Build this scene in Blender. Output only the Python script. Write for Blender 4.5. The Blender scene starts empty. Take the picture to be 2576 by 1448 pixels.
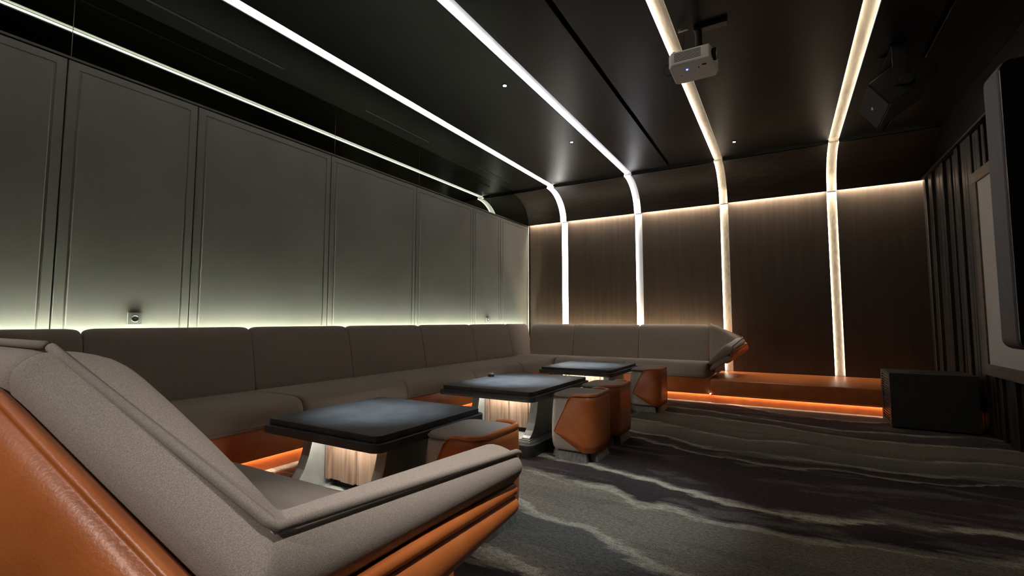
import bpy, bmesh, math, random
from mathutils import Vector, Matrix
random.seed(7)
S = bpy.context.scene
COL = S.collection
PI = math.pi

# ------------------------------------------------------------------ camera
F_PX = 1170.0
cd = bpy.data.cameras.new('camera'); cam = bpy.data.objects.new('camera', cd); COL.objects.link(cam)
cd.sensor_width = 36.0; cd.sensor_fit = 'HORIZONTAL'; cd.lens = 36.0 * F_PX / 2576.0
cd.clip_start = 0.02; cd.clip_end = 60
cam.location = (0, 0, 1.0)
cam.rotation_euler = (math.radians(90 + 4.05), 0, math.radians(30.2))
S.camera = cam

# ------------------------------------------------------------------ world, exposure
w = bpy.data.worlds.new('world'); S.world = w; w.use_nodes = True
w.node_tree.nodes['Background'].inputs[0].default_value = (0.010, 0.010, 0.010, 1)
w.node_tree.nodes['Background'].inputs[1].default_value = 0.0
S.view_settings.view_transform = 'Standard'; S.view_settings.look = 'None'
S.view_settings.exposure = 0.0; S.view_settings.gamma = 1.0
S.view_settings.use_curve_mapping = False

# light levels (radiance of the LED tapes, watts of the spots)
L_CHANNEL = 46.0
L_COVE = 300.0
L_BACK_LEFT = 300.0
L_BACK_FAR = 115.0
L_PLINTH = 80.0
L_TABLE = 150.0
W_SPOT = 700.0
COOL = (0.80, 0.90, 1.0)

# room
XL, XR, YB, YF, ZC = -3.9, 1.6, 7.3, -3.0, 3.2
STRIPS = [-3.212, -1.935, -0.690, 0.608]
SW = 0.0525            # half width of a light channel
Z_COVE = 2.70

# ------------------------------------------------------------------ materials
def nn(nt, t, **kw):
    n = nt.nodes.new(t)
    for k, v in kw.items(): setattr(n, k, v)
    return n

def pmat(name, c1, c2=None, scale=(6, 6, 6), rough=0.5, metal=0.0, bump=0.0, bscale=None, detail=4.0,
         spec=0.5, lo=0.35, hi=0.65, rough2=None, distort=0.0):
    m = bpy.data.materials.new(name); m.use_nodes = True
    nt = m.node_tree; b = nt.nodes['Principled BSDF']
    b.inputs['Roughness'].default_value = rough; b.inputs['Metallic'].default_value = metal
    b.inputs['Specular IOR Level'].default_value = spec
    b.inputs['Base Color'].default_value = (*c1, 1)
    tc = nn(nt, 'ShaderNodeTexCoord')
    def noise(sc, det):
        mp = nn(nt, 'ShaderNodeMapping'); mp.inputs['Scale'].default_value = sc
        n = nn(nt, 'ShaderNodeTexNoise'); n.inputs['Scale'].default_value = 1.0
        n.inputs['Detail'].default_value = det; n.inputs['Distortion'].default_value = distort
        nt.links.new(tc.outputs['Object'], mp.inputs[0]); nt.links.new(mp.outputs[0], n.inputs['Vector'])
        return n
    if c2 is not None:
        n = noise(scale, detail)
        r = nn(nt, 'ShaderNodeValToRGB')
        r.color_ramp.elements[0].position = lo; r.color_ramp.elements[0].color = (*c1, 1)
        r.color_ramp.elements[1].position = hi; r.color_ramp.elements[1].color = (*c2, 1)
        nt.links.new(n.outputs['Fac'], r.inputs[0]); nt.links.new(r.outputs[0], b.inputs['Base Color'])
        if rough2 is not None:
            mr = nn(nt, 'ShaderNodeMapRange'); mr.inputs[3].default_value = rough; mr.inputs[4].default_value = rough2
            nt.links.new(n.outputs['Fac'], mr.inputs[0]); nt.links.new(mr.outputs[0], b.inputs['Roughness'])
    if bump > 0:
        n2 = noise(bscale or scale, 3.0)
        bp = nn(nt, 'ShaderNodeBump'); bp.inputs['Strength'].default_value = bump; bp.inputs['Distance'].default_value = 0.002
        nt.links.new(n2.outputs['Fac'], bp.inputs['Height']); nt.links.new(bp.outputs[0], b.inputs['Normal'])
    return m

def emat(name, col, strength):
    m = bpy.data.materials.new(name); m.use_nodes = True
    nt = m.node_tree; nt.nodes.remove(nt.nodes['Principled BSDF'])
    e = nn(nt, 'ShaderNodeEmission'); e.inputs[0].default_value = (*col, 1); e.inputs[1].default_value = strength
    nt.links.new(e.outputs[0], nt.nodes['Material Output'].inputs[0])
    return m

MT = {}
MT['ceil'] = pmat('dark ceiling veneer', (0.0055, 0.0048, 0.0043), (0.010, 0.0082, 0.007), (1.2, 0.5, 1), 0.36, bump=0.25, bscale=(60, 9, 60), spec=0.4)
MT['black'] = pmat('matt black', (0.006, 0.006, 0.006), rough=0.8)
MT['cove'] = pmat('brown cove veneer', (0.022, 0.014, 0.009), (0.036, 0.024, 0.016), (3, 30, 30), 0.55, spec=0.3, bump=0.15, bscale=(8, 80, 80))
MT['wood'] = pmat('dark brown wall veneer', (0.043, 0.028, 0.0175), (0.058, 0.039, 0.025), (22, 22, 0.9), 0.45, bump=0.2, bscale=(90, 90, 3), detail=6)
MT['slat'] = pmat('dark stained slat', (0.014, 0.011, 0.008), (0.030, 0.023, 0.017), (30, 30, 1.2), 0.40, bump=0.3, bscale=(120, 120, 4), detail=6)
MT['frame'] = pmat('walnut frame', (0.055, 0.036, 0.025), (0.10, 0.068, 0.048), (25, 4, 25), 0.45, bump=0.2, bscale=(100, 8, 100))
MT['panel'] = pmat('grey green wall leather', (0.205, 0.198, 0.175), (0.232, 0.225, 0.200), (2, 2, 2), 0.55, bump=0.12, bscale=(300, 300, 300))
MT['mirror'] = pmat('black mirror glass', (0.17, 0.205, 0.155), rough=0.02, metal=1.0)
MT['trim'] = pmat('dark metal trim', (0.10, 0.095, 0.085), rough=0.35, metal=0.8)
MT['white'] = pmat('pale edge trim', (0.5, 0.5, 0.46), rough=0.5)
MT['veneer_w'] = pmat('white channel lining', (0.78, 0.76, 0.74), (0.85, 0.83, 0.82), (20, 2, 20), 0.5)
MT['veneer'] = pmat('pale oak channel lining', (0.58, 0.48, 0.37), (0.78, 0.68, 0.55), (26, 2.0, 7), 0.5, detail=5, distort=1.2, lo=0.36, hi=0.6)
MT['fabric'] = pmat('grey brown woven fabric', (0.265, 0.222, 0.187), (0.415, 0.357, 0.310), (620, 620, 1000), 0.88, bump=0.35, bscale=(900, 900, 1200), spec=0.2)
MT['fabric_d'] = pmat('grey brown piping', (0.25, 0.210, 0.178), (0.36, 0.310, 0.270), (650, 650, 900), 0.85, bump=0.3, bscale=(900, 900, 1200), spec=0.2)
MT['fabric_l'] = pmat('light grey stool fabric', (0.43, 0.405, 0.355), (0.54, 0.512, 0.455), (60, 60, 300), 0.85, bump=0.4, bscale=(60, 60, 400), spec=0.2)
MT['leather'] = pmat('cognac leather', (0.46, 0.122, 0.027), (0.55, 0.160, 0.040), (9, 9, 9), 0.38, bump=0.25, bscale=(220, 220, 220), spec=0.5)
MT['stone'] = pmat('dark slate table top', (0.024, 0.027, 0.030), (0.050, 0.054, 0.058), (7, 7, 7), 0.50, bump=0.25, bscale=(120, 120, 120), detail=8)
MT['metal'] = pmat('brushed grey metal', (0.20, 0.216, 0.208), (0.30, 0.318, 0.308), (120, 6, 6), 0.42, metal=0.35, bump=0.12, bscale=(260, 8, 8))
MT['plinth'] = pmat('black bronze plinth', (0.018, 0.021, 0.019), (0.035, 0.039, 0.036), (8, 8, 8), 0.45)
MT['plate'] = pmat('pale metal plate', (0.34, 0.37, 0.35), (0.44, 0.47, 0.44), (14, 14, 14), 0.45, metal=0.4)
MT['walnut'] = pmat('walnut board', (0.15, 0.096, 0.063), (0.29, 0.212, 0.155), (26, 26, 1.7), 0.5, bump=0.15, bscale=(120, 120, 5), detail=6, distort=0.8)
MT['greywood'] = pmat('grey oak foot', (0.09, 0.09, 0.082), (0.16, 0.16, 0.148), (60, 60, 6), 0.5, bump=0.2, bscale=(160, 160, 8))
MT['pj'] = pmat('white projector plastic', (0.84, 0.82, 0.79), (0.88, 0.86, 0.83), (5, 5, 5), 0.45)
MT['speaker'] = pmat('black speaker paint', (0.010, 0.010, 0.0095), (0.016, 0.016, 0.015), (40, 40, 40), 0.5, bump=0.3, bscale=(200, 200, 200))
MT['sub'] = pmat('dark grey cabinet', (0.022, 0.022, 0.020), (0.034, 0.034, 0.031), (40, 40, 40), 0.55, bump=0.3, bscale=(200, 200, 200))
MT['steel'] = pmat('polished steel', (0.6, 0.6, 0.6), rough=0.25, metal=1.0)
MT['glass'] = pmat('dark lens glass', (0.02, 0.02, 0.025), rough=0.05, spec=0.8)
MT['screen'] = pmat('grey white screen cloth', (0.42, 0.405, 0.385), (0.44, 0.425, 0.405), (3, 3, 3), 0.7)
MT['bezel'] = pmat('brown grey display shell', (0.042, 0.037, 0.037), (0.055, 0.049, 0.048), (60, 60, 3), 0.5)
MT['dglass'] = pmat('black display glass', (0.005, 0.006, 0.006), rough=0.25)
MT['outlet'] = pmat('grey metal outlet plate', (0.30, 0.29, 0.26), rough=0.4, metal=0.5)

def carpet_mat():
    m = bpy.data.materials.new('wave pattern carpet'); m.use_nodes = True
    nt = m.node_tree; b = nt.nodes['Principled BSDF']; b.inputs['Roughness'].default_value = 0.95
    b.inputs['Specular IOR Level'].default_value = 0.1
    L = nt.links.new
    tc = nn(nt, 'ShaderNodeTexCoord')
    def mapped(sc, rot=0.0, off=(0, 0, 0)):
        mp = nn(nt, 'ShaderNodeMapping'); mp.inputs['Scale'].default_value = sc
        mp.inputs['Rotation'].default_value = (0, 0, rot); mp.inputs['Location'].default_value = off
        L(tc.outputs['Object'], mp.inputs[0]); return mp.outputs[0]
    def noise(vec, det=3.0, rough=0.5, dist=0.0, scale=1.0):
        n = nn(nt, 'ShaderNodeTexNoise'); n.inputs['Scale'].default_value = scale; n.inputs['Detail'].default_value = det
        n.inputs['Roughness'].default_value = rough; n.inputs['Distortion'].default_value = dist
        L(vec, n.inputs['Vector']); return n.outputs['Fac']
    def math_(op, a, b_=None):
        n = nn(nt, 'ShaderNodeMath', operation=op)
        for i, v in enumerate((a, b_)):
            if v is None: continue
            if isinstance(v, (int, float)): n.inputs[i].default_value = v
            else: L(v, n.inputs[i])
        return n.outputs[0]
    def ramp(v, stops):
        r = nn(nt, 'ShaderNodeValToRGB'); cr = r.color_ramp
        cr.elements[0].position = stops[0][0]; cr.elements[0].color = (*stops[0][1], 1)
        cr.elements[1].position = stops[-1][0]; cr.elements[1].color = (*stops[-1][1], 1)
        for p, c in stops[1:-1]:
            e = cr.elements.new(p); e.color = (*c, 1)
        L(v, r.inputs[0]); return r.outputs[0]
    def mix(f, a, b_):
        n = nn(nt, 'ShaderNodeMix', data_type='RGBA')
        if isinstance(f, (int, float)): n.inputs[0].default_value = f
        else: L(f, n.inputs[0])
        for i, v in ((6, a), (7, b_)):
            if isinstance(v, tuple): n.inputs[i].default_value = (*v, 1)
            else: L(v, n.inputs[i])
        return n.outputs[2]
    sep = nn(nt, 'ShaderNodeSeparateXYZ'); L(tc.outputs['Object'], sep.inputs[0])
    wob = noise(mapped((0.42, 0.20, 1), off=(2.3, 5.1, 0)), 1.0, 0.4)
    wob2 = noise(mapped((1.3, 0.9, 1), off=(7.3, 1.1, 0)), 2.0, 0.5)
    edge = noise(mapped((6, 22, 1)), 5.0, 0.65)
    v = math_('ADD', sep.outputs['Y'], math_('MULTIPLY', math_('SUBTRACT', wob, 0.5), 2.2))
    v = math_('ADD', v, math_('MULTIPLY', math_('SUBTRACT', wob2, 0.5), 0.55))
    v = math_('ADD', v, math_('MULTIPLY', math_('SUBTRACT', edge, 0.5), 0.16))
    v = math_('DIVIDE', v, 8.0)
    dark = (0.024, 0.019, 0.019); plum = (0.050, 0.037, 0.036); mid = (0.145, 0.126, 0.098); beige = (0.42, 0.38, 0.29); grey = (0.075, 0.072, 0.064)
    def Y_(stops): return [(max(0.0, min(1.0, y / 8.0)), c) for y, c in stops]
    b1 = ramp(v, Y_([(0.2, grey), (0.9, mid), (1.30, mid), (1.33, beige), (1.36, plum), (1.82, dark), (1.86, beige), (1.90, mid), (2.05, grey), (2.30, grey), (2.33, beige), (2.36, mid), (2.70, mid),
                     (2.73, beige), (2.76, dark), (2.97, plum), (2.99, beige), (3.04, beige), (3.07, plum), (3.50, plum), (3.90, dark)]))
    b2 = ramp(v, Y_([(3.86, dark), (3.89, beige), (3.92, plum), (4.08, dark), (4.11, beige), (4.14, grey), (4.55, mid), (4.58, beige), (4.61, grey), (4.80, mid), (5.20, mid), (5.23, beige), (5.26, plum),
                     (5.55, grey), (5.60, beige), (5.63, plum), (6.10, plum), (6.13, beige), (6.16, mid), (8.0, grey)]))
    bands = mix(math_('GREATER_THAN', v, 3.88 / 8.0), b1, b2)
    patch = noise(mapped((1.1, 4.2, 1), off=(9, 2, 0)), 5.0, 0.62, 0.5)
    pf = ramp(patch, [(0.53, (0, 0, 0)), (0.60, (0.8, 0.8, 0.8))])
    pf = nn_sep(nt, L, pf)
    col = mix(pf, bands, mix(noise(mapped((2, 9, 1)), 4.0), grey, mid))
    pile = noise(mapped((170, 170, 170)), 2.0, 0.6)
    pile2 = noise(mapped((42, 85, 40)), 4.0, 0.7)
    pv = math_('ADD', math_('MULTIPLY', pile, 0.5), math_('MULTIPLY', pile2, 0.5))
    f = nn(nt, 'ShaderNodeMapRange'); f.inputs[1].default_value = 0.34; f.inputs[2].default_value = 0.66
    f.inputs[3].default_value = 0.30; f.inputs[4].default_value = 1.75
    L(pv, f.inputs[0])
    sc = nn(nt, 'ShaderNodeVectorMath', operation='SCALE'); L(col, sc.inputs[0]); L(f.outputs[0], sc.inputs['Scale'])
    L(sc.outputs[0], b.inputs['Base Color'])
    bp = nn(nt, 'ShaderNodeBump'); bp.inputs['Strength'].default_value = 0.7; bp.inputs['Distance'].default_value = 0.006
    L(pv, bp.inputs['Height']); L(bp.outputs[0], b.inputs['Normal'])
    return m
def nn_sep(nt, L, c):
    n = nn(nt, 'ShaderNodeRGBToBW'); L(c, n.inputs[0]); return n.outputs[0]
MT['carpet'] = carpet_mat()

WARM = (1.0, 0.86, 0.66)
E_CH = [emat('channel LED neutral', (1.0, 0.95, 0.90), L_CHANNEL * 0.82), emat('channel LED cool', (0.90, 0.90, 1.0), L_CHANNEL * 0.50),
        emat('channel LED warm', (1.0, 0.90, 0.74), L_CHANNEL * 0.34), emat('channel LED amber', (1.0, 0.88, 0.70), L_CHANNEL * 0.26)]
E_SIDE = emat('channel LED dim side', (1.0, 0.95, 0.88), 18.0)
E_SIDE2 = emat('channel LED amber side', (1.0, 0.88, 0.70), 6.0)
E_COVE = emat('cove LED', (1.0, 0.88, 0.70), L_COVE)
E_BL = emat('sofa back LED greenish', (0.92, 1.0, 0.82), L_BACK_LEFT)
E_BF = emat('sofa back LED warm', (1.0, 0.85, 0.60), L_BACK_FAR)
E_PL = emat('plinth LED', (1.0, 0.90, 0.76), L_PLINTH)
E_TB = emat('table LED', (1.0, 0.90, 0.78), L_TABLE)
E_SPOT = emat('downlight lens', (0.92, 0.96, 1.0), 30.0)
E_BLUE = emat('blue indicator', (0.06, 0.16, 1.0), 25.0)

# ------------------------------------------------------------------ mesh helpers
def mesh_obj(name, verts, faces, mat, parent=None, smooth=False, subsurf=0, origin=None):
    me = bpy.data.meshes.new(name)
    bm = bmesh.new()
    vs = [bm.verts.new(v) for v in verts]
    for f in faces:
        try: bm.faces.new([vs[i] for i in f])
        except ValueError: pass
    bmesh.ops.recalc_face_normals(bm, faces=bm.faces)
    return bm_obj(name, bm, mat, parent, smooth, subsurf)

def bm_obj(name, bm, mat, parent=None, smooth=False, subsurf=0):
    me = bpy.data.meshes.new(name)
    if smooth:
        for f in bm.faces: f.smooth = True
    bm.to_mesh(me); bm.free()
    o = bpy.data.objects.new(name, me); COL.objects.link(o)
    if mat is not None: me.materials.append(MT[mat] if isinstance(mat, str) else mat)
    if subsurf:
        md = o.modifiers.new('smooth', 'SUBSURF'); md.levels = subsurf; md.render_levels = subsurf
    if parent is not None:
        o.parent = parent
        off = Vector(parent.get('_o', (0, 0, 0)))
        if off.length > 0:
            me.transform(Matrix.Translation(-off)); o['_o'] = tuple(off)
    return o

def thing(name, loc, label, cat, group=None, world=True):
    """Empty at the base of a thing; parts given in world coordinates when world is true"""
    o = bpy.data.objects.new(name, None); COL.objects.link(o); o.location = loc
    o.empty_display_size = 0.1
    o['label'] = label; o['category'] = cat
    if group: o['group'] = group
    if world: o['_o'] = tuple(loc)
    return o

def tag(o, label, cat, group=None):
    o['label'] = label; o['category'] = cat
    if group: o['group'] = group
    return o

def struct(o, label=None):
    o['kind'] = 'structure'
    if label: o['label'] = label
    return o

def box_bm(lo, hi, bev=0.0, seg=2, bm=None):
    bm = bm or bmesh.new()
    r = bmesh.ops.create_cube(bm, size=1.0)
    vs = r['verts']
    for v in vs:
        v.co = Vector([lo[i] + (v.co[i] + 0.5) * (hi[i] - lo[i]) for i in range(3)])
    if bev > 0:
        es = {e for v in vs for e in v.link_edges}
        bmesh.ops.bevel(bm, geom=list(es), offset=bev, segments=seg, affect='EDGES', profile=0.5)
    return bm

def box(name, lo, hi, mat, parent=None, bev=0.0, seg=2, smooth=False):
    return bm_obj(name, box_bm(lo, hi, bev, seg), mat, parent, smooth)

def prism(name, pts, axis, a, b, mat, parent=None, bev=0.0, smooth=False):
    """closed 2D polygon extruded along axis (0,1,2) from a to b"""
    def p3(p, t):
        q = list(p); q.insert(axis, t); return q
    n = len(pts)
    vs = [p3(p, a) for p in pts] + [p3(p, b) for p in pts]
    fs = [[i, (i + 1) % n, n + (i + 1) % n, n + i] for i in range(n)] + [list(range(n)), list(range(n, 2 * n))[::-1]]
    bm = bmesh.new(); bv = [bm.verts.new(v) for v in vs]
    for f in fs: bm.faces.new([bv[i] for i in f])
    bmesh.ops.recalc_face_normals(bm, faces=bm.faces)
    if bev > 0:
        es = [e for e in bm.edges if len(e.link_faces) == 2 and e.calc_face_angle(0) > 0.6]
        bmesh.ops.bevel(bm, geom=es, offset=bev, segments=2, affect='EDGES', profile=0.5)
    return bm_obj(name, bm, mat, parent, smooth)

def rrect(hx, hy, r, seg=5, cx=0.0, cy=0.0):
    out = []
    for (sx, sy, a0) in ((1, 1, 0), (-1, 1, 90), (-1, -1, 180), (1, -1, 270)):
        for k in range(seg + 1):
            a = math.radians(a0 + 90 * k / seg)
            out.append((cx + sx * (hx - r) + r * math.cos(a), cy + sy * (hy - r) + r * math.sin(a)))
    return out

def tube(name, pts, r, mat, parent=None, n=8, closed=False):
    pts = [Vector(p) for p in pts]; m = len(pts); vs = []; fs = []
    for i, p in enumerate(pts):
        if closed: t = pts[(i + 1) % m] - pts[i - 1]
        else: t = pts[min(i + 1, m - 1)] - pts[max(i - 1, 0)]
        t.normalize()
        up = Vector((0, 0, 1)) if abs(t.z) < 0.9 else Vector((1, 0, 0))
        u = t.cross(up).normalized(); v = u.cross(t)
        for k in range(n):
            a = 2 * PI * k / n; vs.append(p + r * (math.cos(a) * u + math.sin(a) * v))
    for i in range(m if closed else m - 1):
        j = (i + 1) % m
        for k in range(n): fs.append([i * n + k, i * n + (k + 1) % n, j * n + (k + 1) % n, j * n + k])
    if not closed: fs += [list(range(n)), list(range((m - 1) * n, m * n))]
    return mesh_obj(name, vs, fs, mat, parent, True)

def loft(name, stations, mat, parent=None, closed=True, caps=True, subsurf=2):
    n = len(stations[0]); vs = [p for s in stations for p in s]; fs = []
    for i in range(len(stations) - 1):
        for k in range(n if closed else n - 1):
            fs.append([i * n + k, i * n + (k + 1) % n, (i + 1) * n + (k + 1) % n, (i + 1) * n + k])
    if caps and closed:
        fs += [list(range(n)), list(range((len(stations) - 1) * n, len(stations) * n))]
    return mesh_obj(name, vs, fs, mat, parent, True, subsurf)

def shrink(sec, f, shift=(0, 0, 0)):
    c = Vector((0, 0, 0))
    for p in sec: c += Vector(p)
    c /= len(sec)
    return [tuple(c + (Vector(p) - c) * f + Vector(shift)) for p in sec]

def pillow(name, prof, place, a, b, mat, parent, rnd=0.03, sub=2, crown=0.0):
    """closed profile (d, z) swept from a to b, ends rounded; place(t, d, z) -> world"""
    def sec(t, f, extra=0.0):
        cd_ = sum(p[0] for p in prof) / len(prof); cz = sum(p[1] for p in prof) / len(prof)
        return [place(t, cd_ + (p[0] - cd_) * f, cz + (p[1] - cz) * f + (extra if p[1] > cz else 0)) for p in prof]
    m = 0.5 * (a + b); s = 1 if b > a else -1
    st = [sec(a, 0.55), sec(a, 0.89), sec(a + s * rnd * 0.5, 0.97), sec(a + s * rnd * 2, 1.0), sec(a + s * rnd * 4, 1.0, crown * 0.6), sec(m, 1.0, crown),
          sec(b - s * rnd * 4, 1.0, crown * 0.6), sec(b - s * rnd * 2, 1.0), sec(b - s * rnd * 0.5, 0.97), sec(b, 0.89), sec(b, 0.55)]
    return loft(name, st, mat, parent, subsurf=sub)

def lerp(a, b, t): return tuple(a[i] + (b[i] - a[i]) * t for i in range(len(a)))

# ------------------------------------------------------------------ room shell
fl = box('floor', (XL - .1, YF - .1, -0.08), (XR + .1, YB + .1, 0.0), 'carpet'); struct(fl, 'dark carpet with beige wave lines')
ce = struct(box('ceiling', (XL - .1, YF - .1, ZC + .06), (XR + .1, YB + .1, ZC + .16), 'black'), 'dark veneered ceiling with lit grooves')
wl = struct(box('wall_left', (XL - .12, YF, 0), (XL - .02, YB, ZC + .06), 'black'), 'grey green panelled wall below black mirror glass')
wb = struct(box('wall_back', (XL - .12, YB + .07, 0), (XR + .1, YB + .17, ZC + .06), 'black'), 'dark brown veneered wall with vertical light channels')
wr = struct(box('wall_right', (XR, YF, 0), (XR + .1, YB + .07, ZC + .06), 'ceil'), 'dark slatted wall with framed screen')
wf = struct(box('wall_front', (XL, YF - .1, 0), (XR, YF, ZC + .06), 'wood'), 'dark brown wall behind the viewer')

# ceiling panels between the channels
GR1, GR2 = -1.32, 1.085
edges = [XL, STRIPS[0] - SW, STRIPS[0] + SW, STRIPS[1] - SW, STRIPS[1] + SW, GR1 - .02, GR1 + .02, STRIPS[2] - SW, STRIPS[2] + SW,
         STRIPS[3] - SW, STRIPS[3] + SW, GR2 - .02, GR2 + .02, XR]
Y_CE = 6.72
for i in range(0, len(edges), 2):
    box('ceiling_panel', (edges[i], YF, ZC), (edges[i + 1], Y_CE, ZC + .06), 'ceil', ce, 0.003, 1)

# left wall panels
seams = [-3.0, -1.4, -0.15, 1.05, 1.82, 3.062, 4.33, 5.556, 6.33, 7.26]
for a, b in zip(seams[:-1], seams[1:]):
    y0, y1, z0, z1 = a + .0035, b - .0035, 0.0, 2.672
    def rect(ins, x): return [(x, y0 + ins, z0), (x, y1 - ins, z0), (x, y1 - ins, z1 - ins), (x, y0 + ins, z1 - ins)]
    rings = [rect(0, XL - .02), rect(0, XL + .0), rect(.004, XL + .004), rect(.050, XL + .006), rect(.054, XL + .0015), rect(.062, XL + .0015), rect(.068, XL + .008)]
    vs = [p for r in rings for p in r]; fs = []
    for i in range(len(rings) - 1):
        for k in range(4): fs.append([i * 4 + k, i * 4 + (k + 1) % 4, i * 4 + 4 + (k + 1) % 4, i * 4 + 4 + k])
    fs.append([len(vs) - 4 + k for k in range(4)])
    mesh_obj('wall_panel', vs, fs, 'panel', wl)
box('corner_trim', (XL - .02, 7.263, 0), (XL + .014, 7.278, 2.69), 'white', wl)
box('cap_rail', (XL - .02, YF, 2.678), (XL + .012, 7.30, 2.692), 'trim', wl)
mj = [-3.0, -1.6, -0.2, 1.062, 3.10, 4.375, 6.02, 7.30]
for a, b in zip(mj[:-1], mj[1:]):
    box('pane_edge', (XL - .02, b - .002, 2.694), (XL + .0025, b + .0015, ZC), 'trim', wl)
    box('mirror_pane', (XL - .02, a + .002, 2.694), (XL + .002, b - .002, ZC), 'mirror', wl)

# back wall: veneer panels, curved cove panels, LED tape behind the cove lip
xe = [XL]
for s in STRIPS: xe += [s - SW, s + SW]
xe.append(XR)
YW = 7.335
CY, CZ, CA, CB = 6.75, Z_COVE, 0.525, 0.455
prof_c = [(CY + CA * math.sin(PI / 2 * k / 16), CZ + CB * math.cos(PI / 2 * k / 16)) for k in range(17)]
for i in range(0, len(xe), 2):
    a, b = xe[i] + .001, xe[i + 1] - .001
    box('wall_panel', (a, YW, 0), (b, YW + .05, 2.78), 'wood', wb, 0.002, 1)
    outer = [(y + .016, z + .016) for y, z in prof_c][::-1]
    outer[0] = (prof_c[-1][0] + .012, prof_c[-1][1])
    prism('cove_panel', prof_c + outer, 0, a, b, 'cove', wb, smooth=False)
    box('cove_led', (a + .01, 7.290, 2.738), (b - .01, 7.304, 2.744), E_COVE, wb)

# right wall slats
y = 7.30; k = 0
random.seed(11)
while y > -2.9:
    wd = random.choice([.055, .07, .085, .10, .12]); d = random.choice([.035, .05, .065, .08])
    box('slat', (XR - d, y - wd, 0.01), (XR + .002, y, 2.695), 'slat', wr, 0.006, 1)
    y -= wd + random.choice([.006, .012, .018])
box('trim_1', (XR - .10, YF, 2.70), (XR, 7.27, 2.72), 'slat'); struct(bpy.data.objects['trim_1'])

# ------------------------------------------------------------------ light channels
CH_LABEL = ['bright white ceiling light channel nearest the panelled wall, running down behind the sofa',
            'cool white light channel, second from the panelled wall, ending behind the far sofa',
            'warm light channel passing above the projector and down to the end of the far sofa',
            'warm light channel beside the hanging loudspeaker, ending on the leather bench']
for i, s in enumerate(STRIPS):
    t = thing('light_channel', (s, 7.3, 0.0), CH_LABEL[i], 'light strip', 'recessed light channels')
    lin = 'veneer_w' if i < 2 else 'veneer'
    a, b = s - SW, s + SW
    box('ceiling_lining', (a, YF, ZC + .034), (b, 6.765, ZC + .044), lin, t)
    box('step_lining', (a, 6.755, 3.17), (b, 6.765, ZC + .036), lin, t)
    D = 0.030
    inn = [(CY + (CA + D) * math.sin(PI / 2 * k / 16), CZ + (CB + D) * math.cos(PI / 2 * k / 16)) for k in range(17)]
    out = [(y_ + .008, z_ + .008) for y_, z_ in inn][::-1]
    prism('curved_lining', inn + out, 0, a, b, lin, t)
    box('wall_lining', (a, YW + .02, 0.0), (b, YW + .03, CZ), lin, t)
    e = E_CH[i]
    for sd, f in ((-1, 1), (1, 0)):
        if not f and i not in (0, 3): continue
        x0 = a if sd < 0 else b - .003
        e = E_CH[i] if sd < 0 else (E_SIDE if i == 0 else E_SIDE2)
        ez = ZC + .012
        box('led_tape', (x0, YF, ez), (x0 + .003, 6.75, ez + .014), e, t)
        mid_ = [(CY + (CA + .008) * math.sin(PI / 2 * k / 12), CZ + (CB + .008) * math.cos(PI / 2 * k / 12)) for k in range(13)]
        mid2 = [(CY + (CA + .020) * math.sin(PI / 2 * k / 12), CZ + (CB + .020) * math.cos(PI / 2 * k / 12)) for k in range(13)][::-1]
        prism('led_tape', mid_ + mid2, 0, x0, x0 + .003, e, t)
        box('led_tape', (x0, YW + .004, 0.30), (x0 + .003, YW + .016, CZ), e, t)

# ------------------------------------------------------------------ downlights
DL = [(-2.18, 2.00, 'pin downlight in the ceiling above the nearest table', -2.0, 1.96, .45, 1.0, 20),
      (-2.18, 3.61, 'larger pin downlight in the ceiling above the middle table', -2.02, 3.50, .45, 1.9, 21),
      (-2.18, 5.21, 'small pin downlight between the two white light channels, above the far table', -2.0, 5.15, .45, 1.6, 21),
      (-0.446, 6.21, 'pin downlight in the ceiling just past the warm channel by the back cove', -0.25, 6.5, .3, .10, 26),
      (-0.9, -2.5, 'added unseen spot lamp behind the viewer, brightening the nearest sofa back', -0.80, 0.15, .62, .42, 24),  # extra lamp out of view, added to brighten the leather sofa back
      (-0.446, 2.30, 'pin downlight above the open carpet between the nearest and front middle stool', -1.0, 2.55, 0.0, .40, 34),
      (0.16, 0.95, 'pin downlight above the arm of the nearest sofa', -0.58, 0.85, .65, .34, 34)]
for x, y, lab, tx, ty, tz, pw, cone in DL:
    t = thing('downlight', (x, y, ZC), lab, 'downlight', 'pin downlights in the ceiling')
    tube('ring', [(x + .026 * math.cos(2 * PI * k / 20), y + .026 * math.sin(2 * PI * k / 20), ZC - .001) for k in range(20)], .004, 'black', t, 6, True)
    pts = [(x + .016 * math.cos(2 * PI * k / 16), y + .016 * math.sin(2 * PI * k / 16)) for k in range(16)]
    prism('lens', pts, 2, ZC - .003, ZC - .001, E_SPOT, t)
    ld = bpy.data.lights.new('downlight_lamp', 'SPOT'); ld.energy = W_SPOT * pw; ld.color = (1.0, .95, .90) if y < 1.5 and x > -2 else COOL
    ld.spot_size = math.radians(cone); ld.spot_blend = 1.0; ld.shadow_soft_size = 0.02
    lo = bpy.data.objects.new('lamp', ld); COL.objects.link(lo); lo.parent = t; lo.location = (0, 0, -.012)
    dirv = Vector((tx - x, ty - y, tz - ZC)); lo.rotation_euler = dirv.to_track_quat('-Z', 'Y').to_euler()

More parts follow.
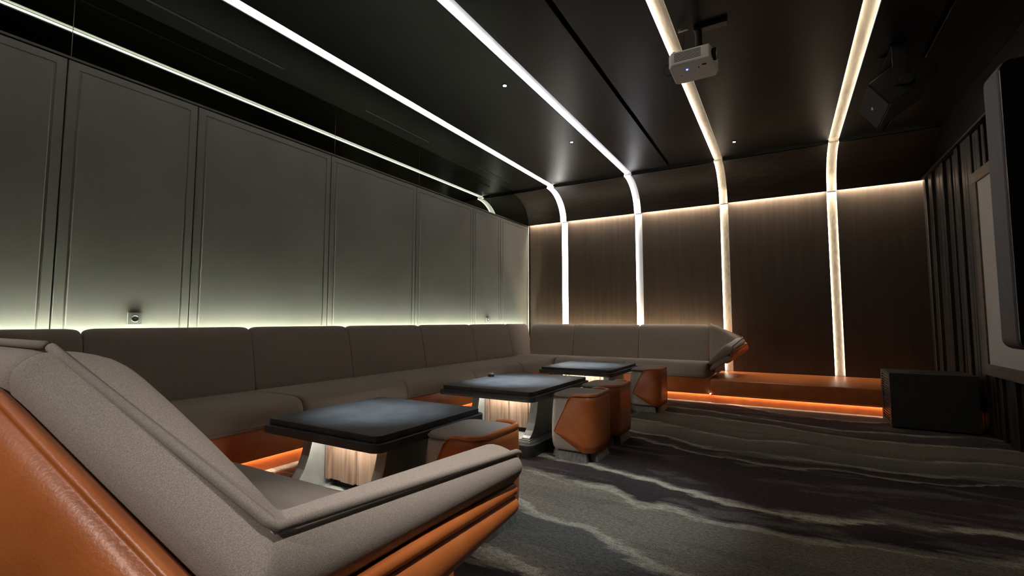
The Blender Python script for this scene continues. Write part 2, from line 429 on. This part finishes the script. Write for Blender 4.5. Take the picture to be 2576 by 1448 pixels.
# ------------------------------------------------------------------ air slots
for (a, b, lab) in ((0.9, 2.39, 'thin black air slot in the ceiling, nearest the viewer'), (3.31, 4.33, 'thin black air slot in the ceiling, middle of the row'),
                    (5.35, 6.31, 'thin black air slot in the ceiling, nearest the back cove')):
    t = thing('air_slot', (-3.70, a, ZC), lab, 'air vent', 'air slots beside the mirror band')
    box('slot', (-3.715, a, ZC - .0015), (-3.685, b, ZC + .004), 'black', t)
    for x in (-3.719, -3.685): box('rail', (x, a, ZC - .003), (x + .004, b, ZC + .002), 'ceil', t)

# ------------------------------------------------------------------ sofas
SEAT = [(0.015, .300), (0.0, .315), (0.0, .345), (0.006, .400), (0.030, .445), (0.085, .470), (0.20, .476), (0.50, .470), (0.80, .458), (0.84, .40), (0.80, .300), (0.40, .295)]
BACK = [(0.755, .43), (0.775, .52), (0.815, .72), (0.855, .90), (0.875, .938), (0.905, .955), (0.935, .948), (0.950, .92), (0.950, .60), (0.93, .34), (0.80, .34)]

def straight_run(root, place, seat_seams, back_seams, base_seams, plinth=True, led=None):
    for a, b in zip(seat_seams[:-1], seat_seams[1:]):
        c = pillow('seat_cushion', SEAT, place, a + .001, b - .001, 'fabric', root, .022)
        tube('piping', [place(a + .012 + (b - a - .024) * k / 8, -.003, .336) for k in range(9)], .004, 'fabric_d', c)
    for a, b in zip(back_seams[:-1], back_seams[1:]):
        pillow('back_cushion', BACK, place, a, b, 'fabric', root, .030)
    for a, b in zip(base_seams[:-1], base_seams[1:]):
        lo, hi = place(a + .0015, .035, .115), place(b - .0015, .80, .305)
        lo2 = tuple(min(lo[i], hi[i]) for i in range(3)); hi2 = tuple(max(lo[i], hi[i]) for i in range(3))
        box('base_panel', lo2, hi2, 'leather', root, .008, 2, True)
    a, b = base_seams[0], base_seams[-1]
    def bx(nm, d0, d1, z0, z1, mat, ins=0.0):
        lo, hi = place(a + ins, d0, z0), place(b - ins, d1, z1)
        box(nm, tuple(min(lo[i], hi[i]) for i in range(3)), tuple(max(lo[i], hi[i]) for i in range(3)), mat, root)
    bx('plinth', .145, .80, 0, .115, 'leather')
    bx('led_tape', .134, .142, .110, .1145, E_PL, .02)
    bx('light_fin', .122, .126, .094, .116, 'leather')

# left (long) sofa: d measured from the seat front at X = -2.90 towards the wall
pl_left = lambda t, d, z: (-2.90 - d, t, z)
left = thing('long_sofa', (-3.3, 4.0, 0), 'long grey fabric sofa with cognac leather base along the panelled wall', 'sofa')
straight_run(left, pl_left, [0.22, 1.12, 2.13, 3.17, 4.23, 5.30, 6.14], [0.20, 1.17, 2.23, 3.21, 4.29, 5.345, 6.34],
             [1.12, 2.20, 3.21, 4.25, 5.30, 6.14])
box('back_led', (-3.866, 0.2, .825), (-3.852, 6.34, .831), E_BL, left)

MIR = 7.25
# section points of the sofa end, for the near sofa; far sofa is the mirror image about y = MIR / 2
def back_pad(X, dz=0.0): return [(X, .42, .44), (X, .350, .72), (X, .312, .922), (X, .297, .950), (X, .237, .966), (X, .205, .950), (X, .190, .922), (X, .24, .80), (X, .34, .44)]
PAD_R = [(-.86, .43, .46), (-.70, .395, .62), (-.575, .378, .750), (-.545, .370, .770), (-.476, .318, .778), (-.448, .288, .745), (-.438, .272, .705), (-.55, .33, .64), (-.82, .41, .46)]
def arm_pad(Y): return [(-.86, Y, .46), (-.75, Y, .59), (-.65, Y, .695), (-.615, Y, .714), (-.545, Y, .697), (-.524, Y, .668), (-.537, Y, .640), (-.62, Y, .555), (-.80, Y, .435)]
def back_shell(X): return [(X, .20, .912), (X, .186, .927), (X, .178, .925), (X, .175, .917), (X, .182, .912), (X, .167, .904), (X, .150, .855), (X, .142, .70), (X, .30, .14), (X, .34, .14), (X, .36, .45), (X, .25, .85)]
SH_R = [(-.452, .287, .690), (-.432, .264, .706), (-.425, .257, .704), (-.422, .253, .696), (-.435, .264, .691), (-.419, .250, .684), (-.406, .238, .645), (-.424, .250, .596), (-.475, .285, .580), (-.52, .31, .59), (-.53, .32, .62), (-.50, .31, .67)]
def arm_shell(Y): return [(-.57, Y, .640), (-.553, Y, .634), (-.538, Y, .624), (-.538, Y, .606), (-.553, Y, .598), (-.537, Y, .590), (-.534, Y, .574), (-.546, Y, .556), (-.575, Y, .548), (-.585, Y, .56), (-.585, Y, .60), (-.58, Y, .625)]
UN_R = [(-.50, .29, .61), (-.442, .264, .592), (-.452, .268, .578), (-.62, .305, .475), (-.80, .335, .375), (-.84, .37, .41), (-.70, .36, .55)]
def arm_under(Y): return [(-.60, Y, .585), (-.556, Y, .560), (-.562, Y, .546), (-.67, Y, .462), (-.80, Y, .362), (-.84, Y, .40), (-.72, Y, .53)]

def lerps(A, B, t): return [lerp(a, b, t) for a, b in zip(A, B)]

def sofa_end(root, mirror):
    fix = (lambda p: (p[0], MIR - p[1], p[2])) if mirror else (lambda p: p)
    fx = lambda sec: [fix(p) for p in sec]
    TX = -.885
    Tp = back_pad(TX); Rp = PAD_R; Fp = arm_pad(.955)
    def bulge(t, h):
        k = (0, .4, 1, 1, .35, .1, 0, 0, 0)
        return [(p[0], p[1], p[2] + h * k[i]) for i, p in enumerate(lerps(Tp, Rp, t))]
    st = [shrink(Tp, .6), shrink(Tp, .975), [(p[0] + .02, p[1], p[2]) for p in Tp],
          bulge(.10, .018), bulge(.20, .026), bulge(.40, .024), bulge(.65, .018), bulge(.88, .008), lerps(Tp, Rp, .97), Rp, lerps(Rp, Fp, .04), lerps(Rp, Fp, .14), lerps(Rp, Fp, .5), lerps(Rp, Fp, .93), Fp,
          shrink(Fp, .95, (0, .018, 0)), shrink(Fp, .72, (0, .028, 0)), shrink(Fp, .2, (0, .03, 0))]
    pad = loft('wing_cushion', [fx(s) for s in st], 'fabric', root)
    # piping along the ridge
    r = [lerp(Tp[4], Rp[4], t) for t in (0.02, .1, .3, .5, .7, .9, .97)] + [Rp[4]] + [lerp(Rp[4], Fp[4], t) for t in (.05, .15, .4, .7, .92, 1.0)]
    r = [(p[0], p[1], p[2] + .0015) for p in r] + [(Fp[4][0] - .002, .975, Fp[4][2] - .006)]
    tube('piping', [fix(p) for p in r], .0065, 'fabric_d', pad)
    Ts = back_shell(TX); Fs = arm_shell(.940)
    L0 = back_shell(-1.05 if mirror else -2.89)
    QS = lerps(Ts, SH_R, .22); x_ = QS[8][0]; QS[8] = (x_, .315, .45); QS[9] = (x_, .35, .46)
    st = [L0, lerps(L0, Ts, .5), back_shell(TX - .08), back_shell(TX - .01), lerps(Ts, SH_R, .08), QS, lerps(Ts, SH_R, .55), lerps(Ts, SH_R, .9), lerps(Ts, SH_R, .975), SH_R,
          lerps(SH_R, Fs, .04), lerps(SH_R, Fs, .14), lerps(SH_R, Fs, .5), lerps(SH_R, Fs, .95), Fs, shrink(Fs, .96, (0, .014, 0)), shrink(Fs, .8, (0, .02, 0)), shrink(Fs, .2, (0, .02, 0))]
    loft('leather_shell', [fx(s) for s in st], 'leather', root)
    Fu = arm_under(.957)
    st = [shrink(UN_R, .3), shrink(UN_R, .95), UN_R, lerps(UN_R, Fu, .05), lerps(UN_R, Fu, .5), lerps(UN_R, Fu, .95), Fu, shrink(Fu, .97, (0, .014, 0)), shrink(Fu, .8, (0, .022, 0)), shrink(Fu, .2, (0, .022, 0))]
    loft('under_cushion', [fx(s) for s in st], 'fabric', root)
    return pad

# far sofa along the back wall: d from seat front at Y = 6.14 towards the wall
pl_far = lambda t, d, z: (t, 6.14 + d, z)
far = thing('corner_sofa', (-1.9, 6.6, 0), 'grey fabric sofa against the brown wall with a flared low end', 'sofa')
straight_run(far, pl_far, [-2.89, -1.87, -0.84], [-3.70, -2.91, -1.87, -0.89], [-2.93, -1.87, -0.80])
pillow('seat_cushion', SEAT, pl_far, -3.64, -2.90, 'fabric', far, .022)
pillow('back_cushion', BACK, pl_left, 6.342, 7.00, 'fabric', far, .022)
box('back_led', (-3.866, 6.345, .825), (-3.852, 7.1, .831), E_BL, far)
sofa_end(far, True)
box('back_led', (-3.7, 7.14, .820), (-0.8, 7.154, .826), E_BF, far)

# near sofa: d from seat front at Y = 1.10 towards the viewer
pl_near = lambda t, d, z: (t, 1.10 - d, z)
near = thing('wing_sofa', (-1.6, .6, 0), 'nearest grey fabric sofa with flared arm and cognac leather back', 'sofa')
SEAT_N = [(d * .86, z) for d, z in SEAT]
for a, b in ((-2.885, -1.90), (-1.90, -.855)):
    c = pillow('seat_cushion', SEAT_N, pl_near, a, b, 'fabric', near, .022)
    tube('piping', [pl_near(a + .012 + (b - a - .024) * k / 8, -.003, .336) for k in range(9)], .004, 'fabric_d', c)
for a, b in ((-2.88, -1.92), (-1.92, -.89)):
    st = [back_pad(a)] ; A, B = back_pad(a), back_pad(b)
    stt = [shrink(A, .55), shrink(A, .93), lerps(A, B, .03), lerps(A, B, .5), lerps(A, B, .975), shrink(B, .975), shrink(B, .6)]
    p = loft('back_cushion', stt, 'fabric', near)
    tube('piping', [lerp(A[4], B[4], k / 6) for k in range(7)], .0065, 'fabric_d', p)
box('base_panel', (-2.89, .34, .115), (-.80, 1.065, .42), 'leather', near, .008, 2, True)
box('plinth', (-2.89, .40, 0), (-.88, .955, .115), 'leather', near)
box('led_tape', (-2.85, .958, .110), (-.90, .966, .1145), E_PL, near)
box('light_fin', (-2.85, .974, .094), (-.88, .978, .116), 'leather', near)
sofa_end(near, False)

# ------------------------------------------------------------------ leather bench
bench = thing('leather_bench', (0.3, 6.7, 0), 'long low cognac leather bench along the brown wall', 'bench')
bm = box_bm((-.797, 6.14, .115), (1.5, 7.315, .292), .014, 3)
bm_obj('bench_body', bm, 'leather', bench, True)
box('plinth', (-.797, 6.245, 0), (1.5, 7.3, .115), 'leather', bench)
box('led_tape', (-.79, 6.234, .110), (1.48, 6.242, .1145), E_PL, bench)
box('light_fin', (-.797, 6.222, .094), (1.5, 6.226, .116), 'leather', bench)
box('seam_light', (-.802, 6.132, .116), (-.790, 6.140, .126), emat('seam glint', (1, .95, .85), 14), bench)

# ------------------------------------------------------------------ tables
def make_table(L, label, x, y):
    hl = L / 2; hw = .426
    t = thing('low_table', (x, y, 0), label, 'table', 'slate topped low tables', world=False)
    prism('plinth', rrect(.355, .435, .06), 2, 0.0, .082, 'plinth', t, .004)
    prism('trim_line', rrect(.349, .429, .055), 2, .082, .089, 'plate', t)
    prism('base_plate', rrect(.338, .418, .05), 2, .089, .100, 'metal', t, .002)
    prism('floor_plate', rrect(.215, .36, .02), 2, .100, .104, 'plate', t)
    prism('recess_block', rrect(.20, .12, .01), 2, .104, .150, 'black', t)
    # flared side slabs on stepped feet
    half = [(.385, .118), (.385, .126), (.36, .140), (.325, .170), (.292, .220), (.266, .285), (.250, .345), (.244, .385), (.236, .408), (.222, .422)]
    profile = half + [(-a, b) for a, b in half[::-1]]
    for sx in (-1, 1):
        x0, x1 = sorted((sx * .240, sx * .305))
        prism('leg', profile, 0, x0, x1, 'metal', t, .0015)
        box('foot_step', (x0 - .012, -.402, .108), (x1 + .012, .402, .118), 'metal', t)
        box('foot_step', (x0 - .022, -.414, .100), (x1 + .022, .414, .108), 'plate', t)
    # walnut boards round the core
    box('core', (-.228, -.135, .150), (.228, .135, .420), 'black', t)
    bounds = [-.236, -.200, -.115, -.012, .062, .115, .170, .236]
    outs = [.022, .004, .020, .002, .010, .018, .005]
    for sy in (-1, 1):
        for (a, b), o in zip(zip(bounds[:-1], bounds[1:]), outs):
            aa, bb = (a, b) if sy < 0 else (-b, -a)
            y0, y1 = sorted((sy * .135, sy * (.146 + o)))
            box('board', (aa + .001, y0, .140 + o * .2), (bb - .001, y1, .420), 'walnut', t, .003, 1)
    # under-top light tapes
    for sy in (-1, 1):
        box('led_tape', (-.225, sy * .228 - .006, .414), (.225, sy * .228 + .006, .4195), E_TB, t)
    prism('lower_top', rrect(hw, hl, .05, 6), 2, .422, .462, 'stone', t, .004)
    prism('upper_top', rrect(hw - .022, hl - .022, .035, 6), 2, .462, .492, 'stone', t, .003)
    return t
make_table(.85, 'square slate topped low table nearest the viewer, beside the wing sofa', -1.96, 1.905)
make_table(1.13, 'middle slate topped low table with a small ashtray on it', -1.97, 3.505)
make_table(1.02, 'farthest slate topped low table, in the sofa corner', -1.96, 5.18)

a = thing('ashtray', (-2.335, 3.63, .492), 'small dark faceted ashtray on the middle table', 'ashtray', world=False)
hx = [(.032 * math.cos(PI / 3 * k), .032 * math.sin(PI / 3 * k)) for k in range(6)]
prism('body', hx, 2, 0, .022, 'plinth', a, .003)
prism('lid', [(p[0] * .86, p[1] * .86) for p in hx], 2, .022, .030, 'steel', a, .002)

# ------------------------------------------------------------------ stools
def make_stool(label, x, y, rz=0.0):
    t = thing('stool', (x, y, 0), label, 'stool', 'fabric and leather stools beside the tables', world=False)
    t.rotation_euler.z = rz
    hx, hy, r = .168, .205, .075
    plan = rrect(1, 1, 0.0001)
    def ring(sx, sy, z, rr=r, dx=0.0): return [(p[0] + dx, p[1], z) for p in rrect(sx, sy, rr, 6)]
    # splayed wooden foot: four blocks with gaps at the corners
    for (cx, cy, hw_, rot) in ((0, -hy + .03, .125, 0), (hx - .028, 0, .135, 90), (0, hy - .03, .125, 180), (-hx + .028, 0, .135, 270)):
        prof = [(-.036, 0.0), (-.020, .058), (.02, .058), (.02, 0.0)]
        a_ = math.radians(rot); vs = []
        for u in (-hw_, hw_):
            for (d, z) in prof:
                uu = u * (1.0 if z == 0 else .90)
                vs.append((cx + uu * math.cos(a_) - d * math.sin(a_), cy + uu * math.sin(a_) + d * math.cos(a_), z))
        mesh_obj('foot', vs, [[0, 1, 5, 4], [1, 2, 6, 5], [2, 3, 7, 6], [3, 0, 4, 7], [0, 1, 2, 3], [4, 5, 6, 7]], 'greywood', t)
    # upholstered body
    lv = [(.140, .176, .060, .05), (.158, .193, .068, .06), (.170, .204, .095, .07), (.175, .208, .17, .075), (.173, .207, .28, .075), (.167, .203, .38, .075), (.161, .198, .436, .075), (.157, .194, .447, .072)]
    rings = [ring(a, b, z, rr) for a, b, z, rr in lv]
    loft('body', rings, 'fabric_l', t, subsurf=1)
    # seat pad
    sr = [ring(.159, .196, .440, .075), ring(.162, .199, .452, .076), ring(.157, .194, .462, .074), ring(.14, .168, .470, .06), ring(.07, .09, .473, .03)]
    loft('seat_pad', sr, 'fabric', t, subsurf=1)
    tube('seam_piping', ring(.162, .199, .449, .076), .0035, 'fabric_d', t, 6, True)
    # leather shell wrapping the back (+x) side, pointed on both flanks
    P = rrect(hx + .008, hy + .008, r + .008, 8)
    pts = []
    n = len(P)
    dense = []
    for i in range(n):
        p, q = P[i], P[(i + 1) % n]
        m = max(1, int(math.hypot(q[0] - p[0], q[1] - p[1]) / .018))
        for k in range(m): dense.append(lerp(p, q, k / m))
    ang = lambda p: math.atan2(p[1], p[0])
    arc = sorted([p for p in dense if p[0] > -.130], key=ang)
    s = [0.0]
    for p, q in zip(arc[:-1], arc[1:]): s.append(s[-1] + math.hypot(q[0] - p[0], q[1] - p[1]))
    T = s[-1]
    def zlim(d):
        d = min(d, T - d)
        up, dn = .125, .215
        zp = .195
        tt = d / up; tt = tt if tt < .88 else .88 + .12 * (1 - math.exp(-(tt - .88) * 8))
        zt = zp + (.463 - zp) * tt
        zb = zp - (zp - .068) * min(1, d / dn)
        return zb, zt
    NV = 9; vs = []; fs = []
    for p, d in zip(arc, s):
        zb, zt = zlim(d)
        for k in range(NV):
            z = zb + (zt - zb) * k / (NV - 1)
            bul = 1.0 + .02 * math.sin(PI * min(1, z / .46)) - .03 * max(0, (.12 - z) / .06)
            vs.append((p[0] * bul, p[1] * bul, z))
    for i in range(len(arc) - 1):
        for k in range(NV - 1): fs.append([i * NV + k, (i + 1) * NV + k, (i + 1) * NV + k + 1, i * NV + k + 1])
    sh = mesh_obj('leather_shell', vs, fs, 'leather', t, True)
    md = sh.modifiers.new('thick', 'SOLIDIFY'); md.thickness = .007; md.offset = -1
    edge = [vs[i * NV + NV - 1] for i in range(len(arc))]
    tube('shell_piping', edge, .0045, 'leather', sh, 6)
    rim = [(p[0] * .94, p[1] * .94, .464 - .012 * max(0, 1 - (min(d, T - d) - .13) / .06)) for p, d in zip(arc, s) if min(d, T - d) > .13]
    tube('rim', rim, .016, 'leather', t, 8)
    return t
make_stool('grey and cognac leather stool behind the nearest sofa arm, beside the nearest table', -1.366, 1.958)
make_stool('grey and cognac leather stool in front of the pair at the middle table', -1.352, 3.365)
make_stool('grey and cognac leather stool at the rear of the pair at the middle table', -1.350, 3.925)
make_stool('grey and cognac leather stool beside the farthest table', -1.360, 5.445)

# ------------------------------------------------------------------ outlets
def outlet(y, z, w_, h_, label):
    t = thing('wall_outlet', (XL + .008, y, z), label, 'outlet', 'wall outlets above the sofa')
    x = XL + .008
    box('plate', (x, y - w_ / 2, z - h_ / 2), (x + .010, y + w_ / 2, z + h_ / 2), 'outlet', t, .003, 2)
    c = [(y + .021 * math.cos(2 * PI * k / 20), z + .021 * math.sin(2 * PI * k / 20)) for k in range(20)]
    tube('socket_rim', [(x + .010, p[0], p[1]) for p in c], .002, 'steel', t, 6, True)
    prism('socket_well', [(y + (p[0] - y) * .95, z + (p[1] - z) * .95) for p in c], 0, x + .0095, x + .0105, 'trim', t)
    for dy in (-.009, .009):
        prism('pin_hole', [(y + dy + .0025 * math.cos(2 * PI * k / 8), z + .0025 * math.sin(2 * PI * k / 8)) for k in range(8)], 0, x + .0105, x + .011, 'black', t)
outlet(1.478, 1.016, .086, .086, 'square grey power outlet on the wall panel near the viewer')
outlet(5.943, 1.008, .086, .086, 'small power outlet on the wall panel near the far corner')

# ------------------------------------------------------------------ subwoofer
t = thing('subwoofer', (1.15, 5.86, 0), 'dark grey floor loudspeaker cabinet with side grille at the end of the bench', 'loudspeaker')
X0, X1, Y0, Y1, H = .845, 1.465, 5.628, 6.095, .513
box('cabinet', (X0 + .012, Y0, .012), (X1, Y1, H), 'sub', t, .006, 2)
for (a, b, c, d) in ((Y0, Y0 + .075, .012, H), (Y1 - .075, Y1, .012, H), (Y0 + .075, Y1 - .075, .012, .05), (Y0 + .075, Y1 - .075, H - .03, H)):
    box('grille_frame', (X0, a, c), (X0 + .013, b, d), 'sub', t, .002, 1)
for k in range(18):
    z = .062 + k * .0245
    if 8 <= k <= 9: continue
    box('grille_bar', (X0 + .002, Y0 + .075, z), (X0 + .012, Y1 - .075, z + .008), 'trim', t)
box('badge', (X0 + .004, Y0 + .20, .262), (X0 + .010, Y0 + .26, .275), 'steel', t)
box('grille_back', (X0 + .0125, Y0 + .07, .045), (X0 + .0135, Y1 - .07, H - .025), 'black', t)
prism('port', rrect(.10, .018, .017, 4, 1.13, 5.80), 2, H - .002, H + .001, 'black', t)
for fx_, fy_ in ((X0 + .06, Y0 + .05), (X1 - .06, Y0 + .05), (X0 + .06, Y1 - .05), (X1 - .06, Y1 - .05)):
    prism('foot', rrect(.02, .02, .015, 3, fx_, fy_), 2, 0, .013, 'black', t)

# ------------------------------------------------------------------ hanging loudspeaker
ang = math.radians(34)
e2 = Vector((math.cos(ang), 0, math.sin(ang))); e1 = Vector((-math.sin(ang), 0, math.cos(ang))); e3 = Vector((0, 1, 0))
C0 = Vector((.79, 4.6, 2.71))
t = thing('hanging_loudspeaker', (1.0, 4.86, ZC), 'black loudspeaker hanging tilted from a ceiling bracket beside the warm channel', 'loudspeaker')
def spk_poly(name, pts2, y0, y1, mat, bev=.005):
    vs = [C0 + e1 * p[0] + e2 * p[1] + e3 * y0 for p in pts2] + [C0 + e1 * p[0] + e2 * p[1] + e3 * y1 for p in pts2]
    n = len(pts2); fs = [[i, (i + 1) % n, n + (i + 1) % n, n + i] for i in range(n)] + [list(range(n)), list(range(n, 2 * n))]
    bm = bmesh.new(); bv = [bm.verts.new(v) for v in vs]
    for f in fs: bm.faces.new([bv[i] for i in f])
    bmesh.ops.recalc_face_normals(bm, faces=bm.faces)
    if bev: bmesh.ops.bevel(bm, geom=list(bm.edges), offset=bev, segments=1, affect='EDGES')
    return bm_obj(name, bm, mat, t)
spk_poly('cabinet', [(0, .012), (0, .36), (.06, .40), (.24, .34), (.24, .012)], 0, .56, 'speaker')
spk_poly('grille', [(.006, 0), (.006, .013), (.234, .013), (.234, 0)], .006, .554, 'black', .003)
spk_poly('logo', [(.11, -.002), (.11, 0.0), (.13, 0.0), (.13, -.002)], .26, .31, 'steel', 0)
# U bracket: arms on both ends and a cross plate up to the ceiling
pc = C0 + e1 * .12 + e2 * .17
for yy in (4.6 - .012, 4.6 + .56 + .004):
    prism('bracket_arm', [(pc.x - .045, pc.z - .05), (pc.x + .045, pc.z - .05), (pc.x + .045, ZC - .02), (pc.x - .045, ZC - .02)], 1, yy, yy + .008, 'speaker', t)
    s_ = -1 if yy < 4.7 else 1
    kn = [(pc.x + .035 + .045 * math.cos(2 * PI * k / 18), pc.z - .02 + .045 * math.sin(2 * PI * k / 18)) for k in range(18)]
    y_a = yy - .022 if s_ < 0 else yy + .008
    prism('clamp_knob', kn, 1, y_a, y_a + .022, 'speaker', t, .004)
box('bracket_plate', (pc.x - .045, 4.588, ZC - .022), (pc.x + .045, 5.172, ZC - .012), 'speaker', t)
box('ceiling_plate', (pc.x - .09, 4.78, ZC - .012), (pc.x + .09, 4.98, ZC), 'speaker', t)

# ------------------------------------------------------------------ projector
t = thing('projector', (-.46, 3.6, ZC), 'white projector with blue light hanging under the ceiling on a black mount', 'projector')
px0, px1, py0, py1, pz0, pz1 = -.660, -.365, 3.385, 3.690, 2.838, 2.936
prism('body', [(px0 + .025, py0), (px0, py0 + .04), (px0, py1 - .02), (px0 + .02, py1), (px1 - .01, py1), (px1 + .015, py1 - .06), (px1 + .015, py0 + .12), (px1 - .015, py0)], 2, pz0, pz1, 'pj', t, .008)
for k in range(7):
    z = pz0 + .022 + k * .0095
    box('vent_slat', (px0 + .045, py0 - .0012, z), (px0 + .225, py0 + .004, z + .0038), 'black', t)
tube('lens_barrel', [(px1 - .01, py0 + .075, 2.885), (px1 + .004, py0 + .075, 2.885), (px1 + .022, py0 + .075, 2.885)], .042, 'black', t, 20)
tube('lens_ring', [(px1 + .022, py0 + .075 + .036 * math.cos(2 * PI * k / 20), 2.885 + .036 * math.sin(2 * PI * k / 20)) for k in range(20)], .005, 'steel', t, 6, True)
prism('lens_glass', [(py0 + .075 + .033 * math.cos(2 * PI * k / 20), 2.885 + .033 * math.sin(2 * PI * k / 20)) for k in range(20)], 0, px1 + .020, px1 + .0235, 'glass', t)
box('lens_shutter_slot', (px1 - .075, py0 + .075, pz0 - .001), (px1 - .045, py0 + .095, pz0 + .004), 'black', t)
box('focus_slot', (px1 - .105, py0 + .10, pz0 - .001), (px1 - .097, py0 + .118, pz0 + .004), 'black', t)
prism('power_light', [(px0 + .115 + .006 * math.cos(2 * PI * k / 12), py0 + .105 + .006 * math.sin(2 * PI * k / 12)) for k in range(12)], 2, pz0 - .002, pz0 + .002, E_BLUE, t)
for kx, ky in ((.06, .165), (.066, .165), (.06, .172), (.066, .172), (.16, .15), (.16, .157)):
    box('button', (px0 + kx, py0 + ky, pz0 - .0015), (px0 + kx + .004, py0 + ky + .004, pz0 + .002), 'trim', t)
box('foot_peg', (px0 + .03, py0 + .02, pz1), (px0 + .05, py0 + .04, pz1 + .016), 'pj', t, .003)
mx, my = -.475, 3.60
box('mount_plate', (mx - .11, my - .10, pz1 + .012), (mx + .09, my + .08, pz1 + .022), 'black', t)
tube('mount_pole', [(mx, my, pz1 + .02), (mx, my, 3.08), (mx, my, ZC - .01)], .024, 'black', t, 14)
box('ceiling_bracket', (mx - .03, my - .03, ZC - .03), (mx + .20, my + .03, ZC), 'trim', t, .004)
box('cable_bracket', (mx - .13, my - .10, ZC - .05), (mx - .06, my - .08, ZC - .03), 'steel', t, .004)
box('bracket_strap', (mx - .13, my - .10, ZC - .05), (mx - .125, my - .08, ZC), 'steel', t)
tube('cable', [(px0 + .005, py0 + .14, 2.89), (px0 - .03, py0 + .12, 2.92), (px0 - .05, py0 + .11, 2.89), (px0 - .045, py0 + .12, 2.85), (px0 - .02, py0 + .14, 2.842), (px0 + .002, py0 + .15, 2.85)], .003, 'black', t, 6)
tube('cable', [(px0 + .03, py1 - .08, pz1), (mx - .11, my - .02, 3.02), (mx - .10, my - .03, 3.12), (mx - .09, my - .06, ZC - .04)], .002, 'black', t, 6)

# ------------------------------------------------------------------ projection screen
t = thing('projection_screen', (1.52, 3.98, 1.4), 'grey white screen in a walnut frame on the slatted wall', 'screen')
SY0, SY1, SZ0, SZ1, FW = 2.45, 5.50, .545, 2.285, .095
fx0, fx1 = 1.470, 1.505
box('screen_cloth', (fx0 + .012, SY0 + FW, SZ0 + FW), (fx0 + .020, SY1 - FW, SZ1 - FW), 'screen', t)
box('frame_rail', (fx0, SY0, SZ0), (fx1, SY1, SZ0 + FW), 'frame', t, .003, 1)
box('frame_rail', (fx0, SY0, SZ1 - FW), (fx1, SY1, SZ1), 'frame', t, .003, 1)
box('frame_rail', (fx0, SY0, SZ0 + FW), (fx1, SY0 + FW, SZ1 - FW), 'frame', t, .003, 1)
box('frame_rail', (fx0, SY1 - FW, SZ0 + FW), (fx1, SY1, SZ1 - FW), 'frame', t, .003, 1)

# ------------------------------------------------------------------ hanging display at the right edge
t = thing('hanging_display', (.95, 1.95, ZC), 'thick black display with brown rounded side hanging at the right edge', 'display')
prism('shell', rrect(.425, .43, .03, 5, 1.005, 1.345), 1, 1.893, 2.012, 'bezel', t, .008)
prism('screen_glass', rrect(.422, .427, .028, 5, 1.005, 1.345), 1, 1.884, 1.8945, 'dglass', t)
box('hanger_post', (.69, 1.93, 1.75), (.75, 1.99, ZC), 'bezel', t, .004)
box('hanger_post', (1.26, 1.93, 1.75), (1.32, 1.99, ZC), 'bezel', t, .004)

for o in bpy.data.objects:
    if '_o' in o: del o['_o']
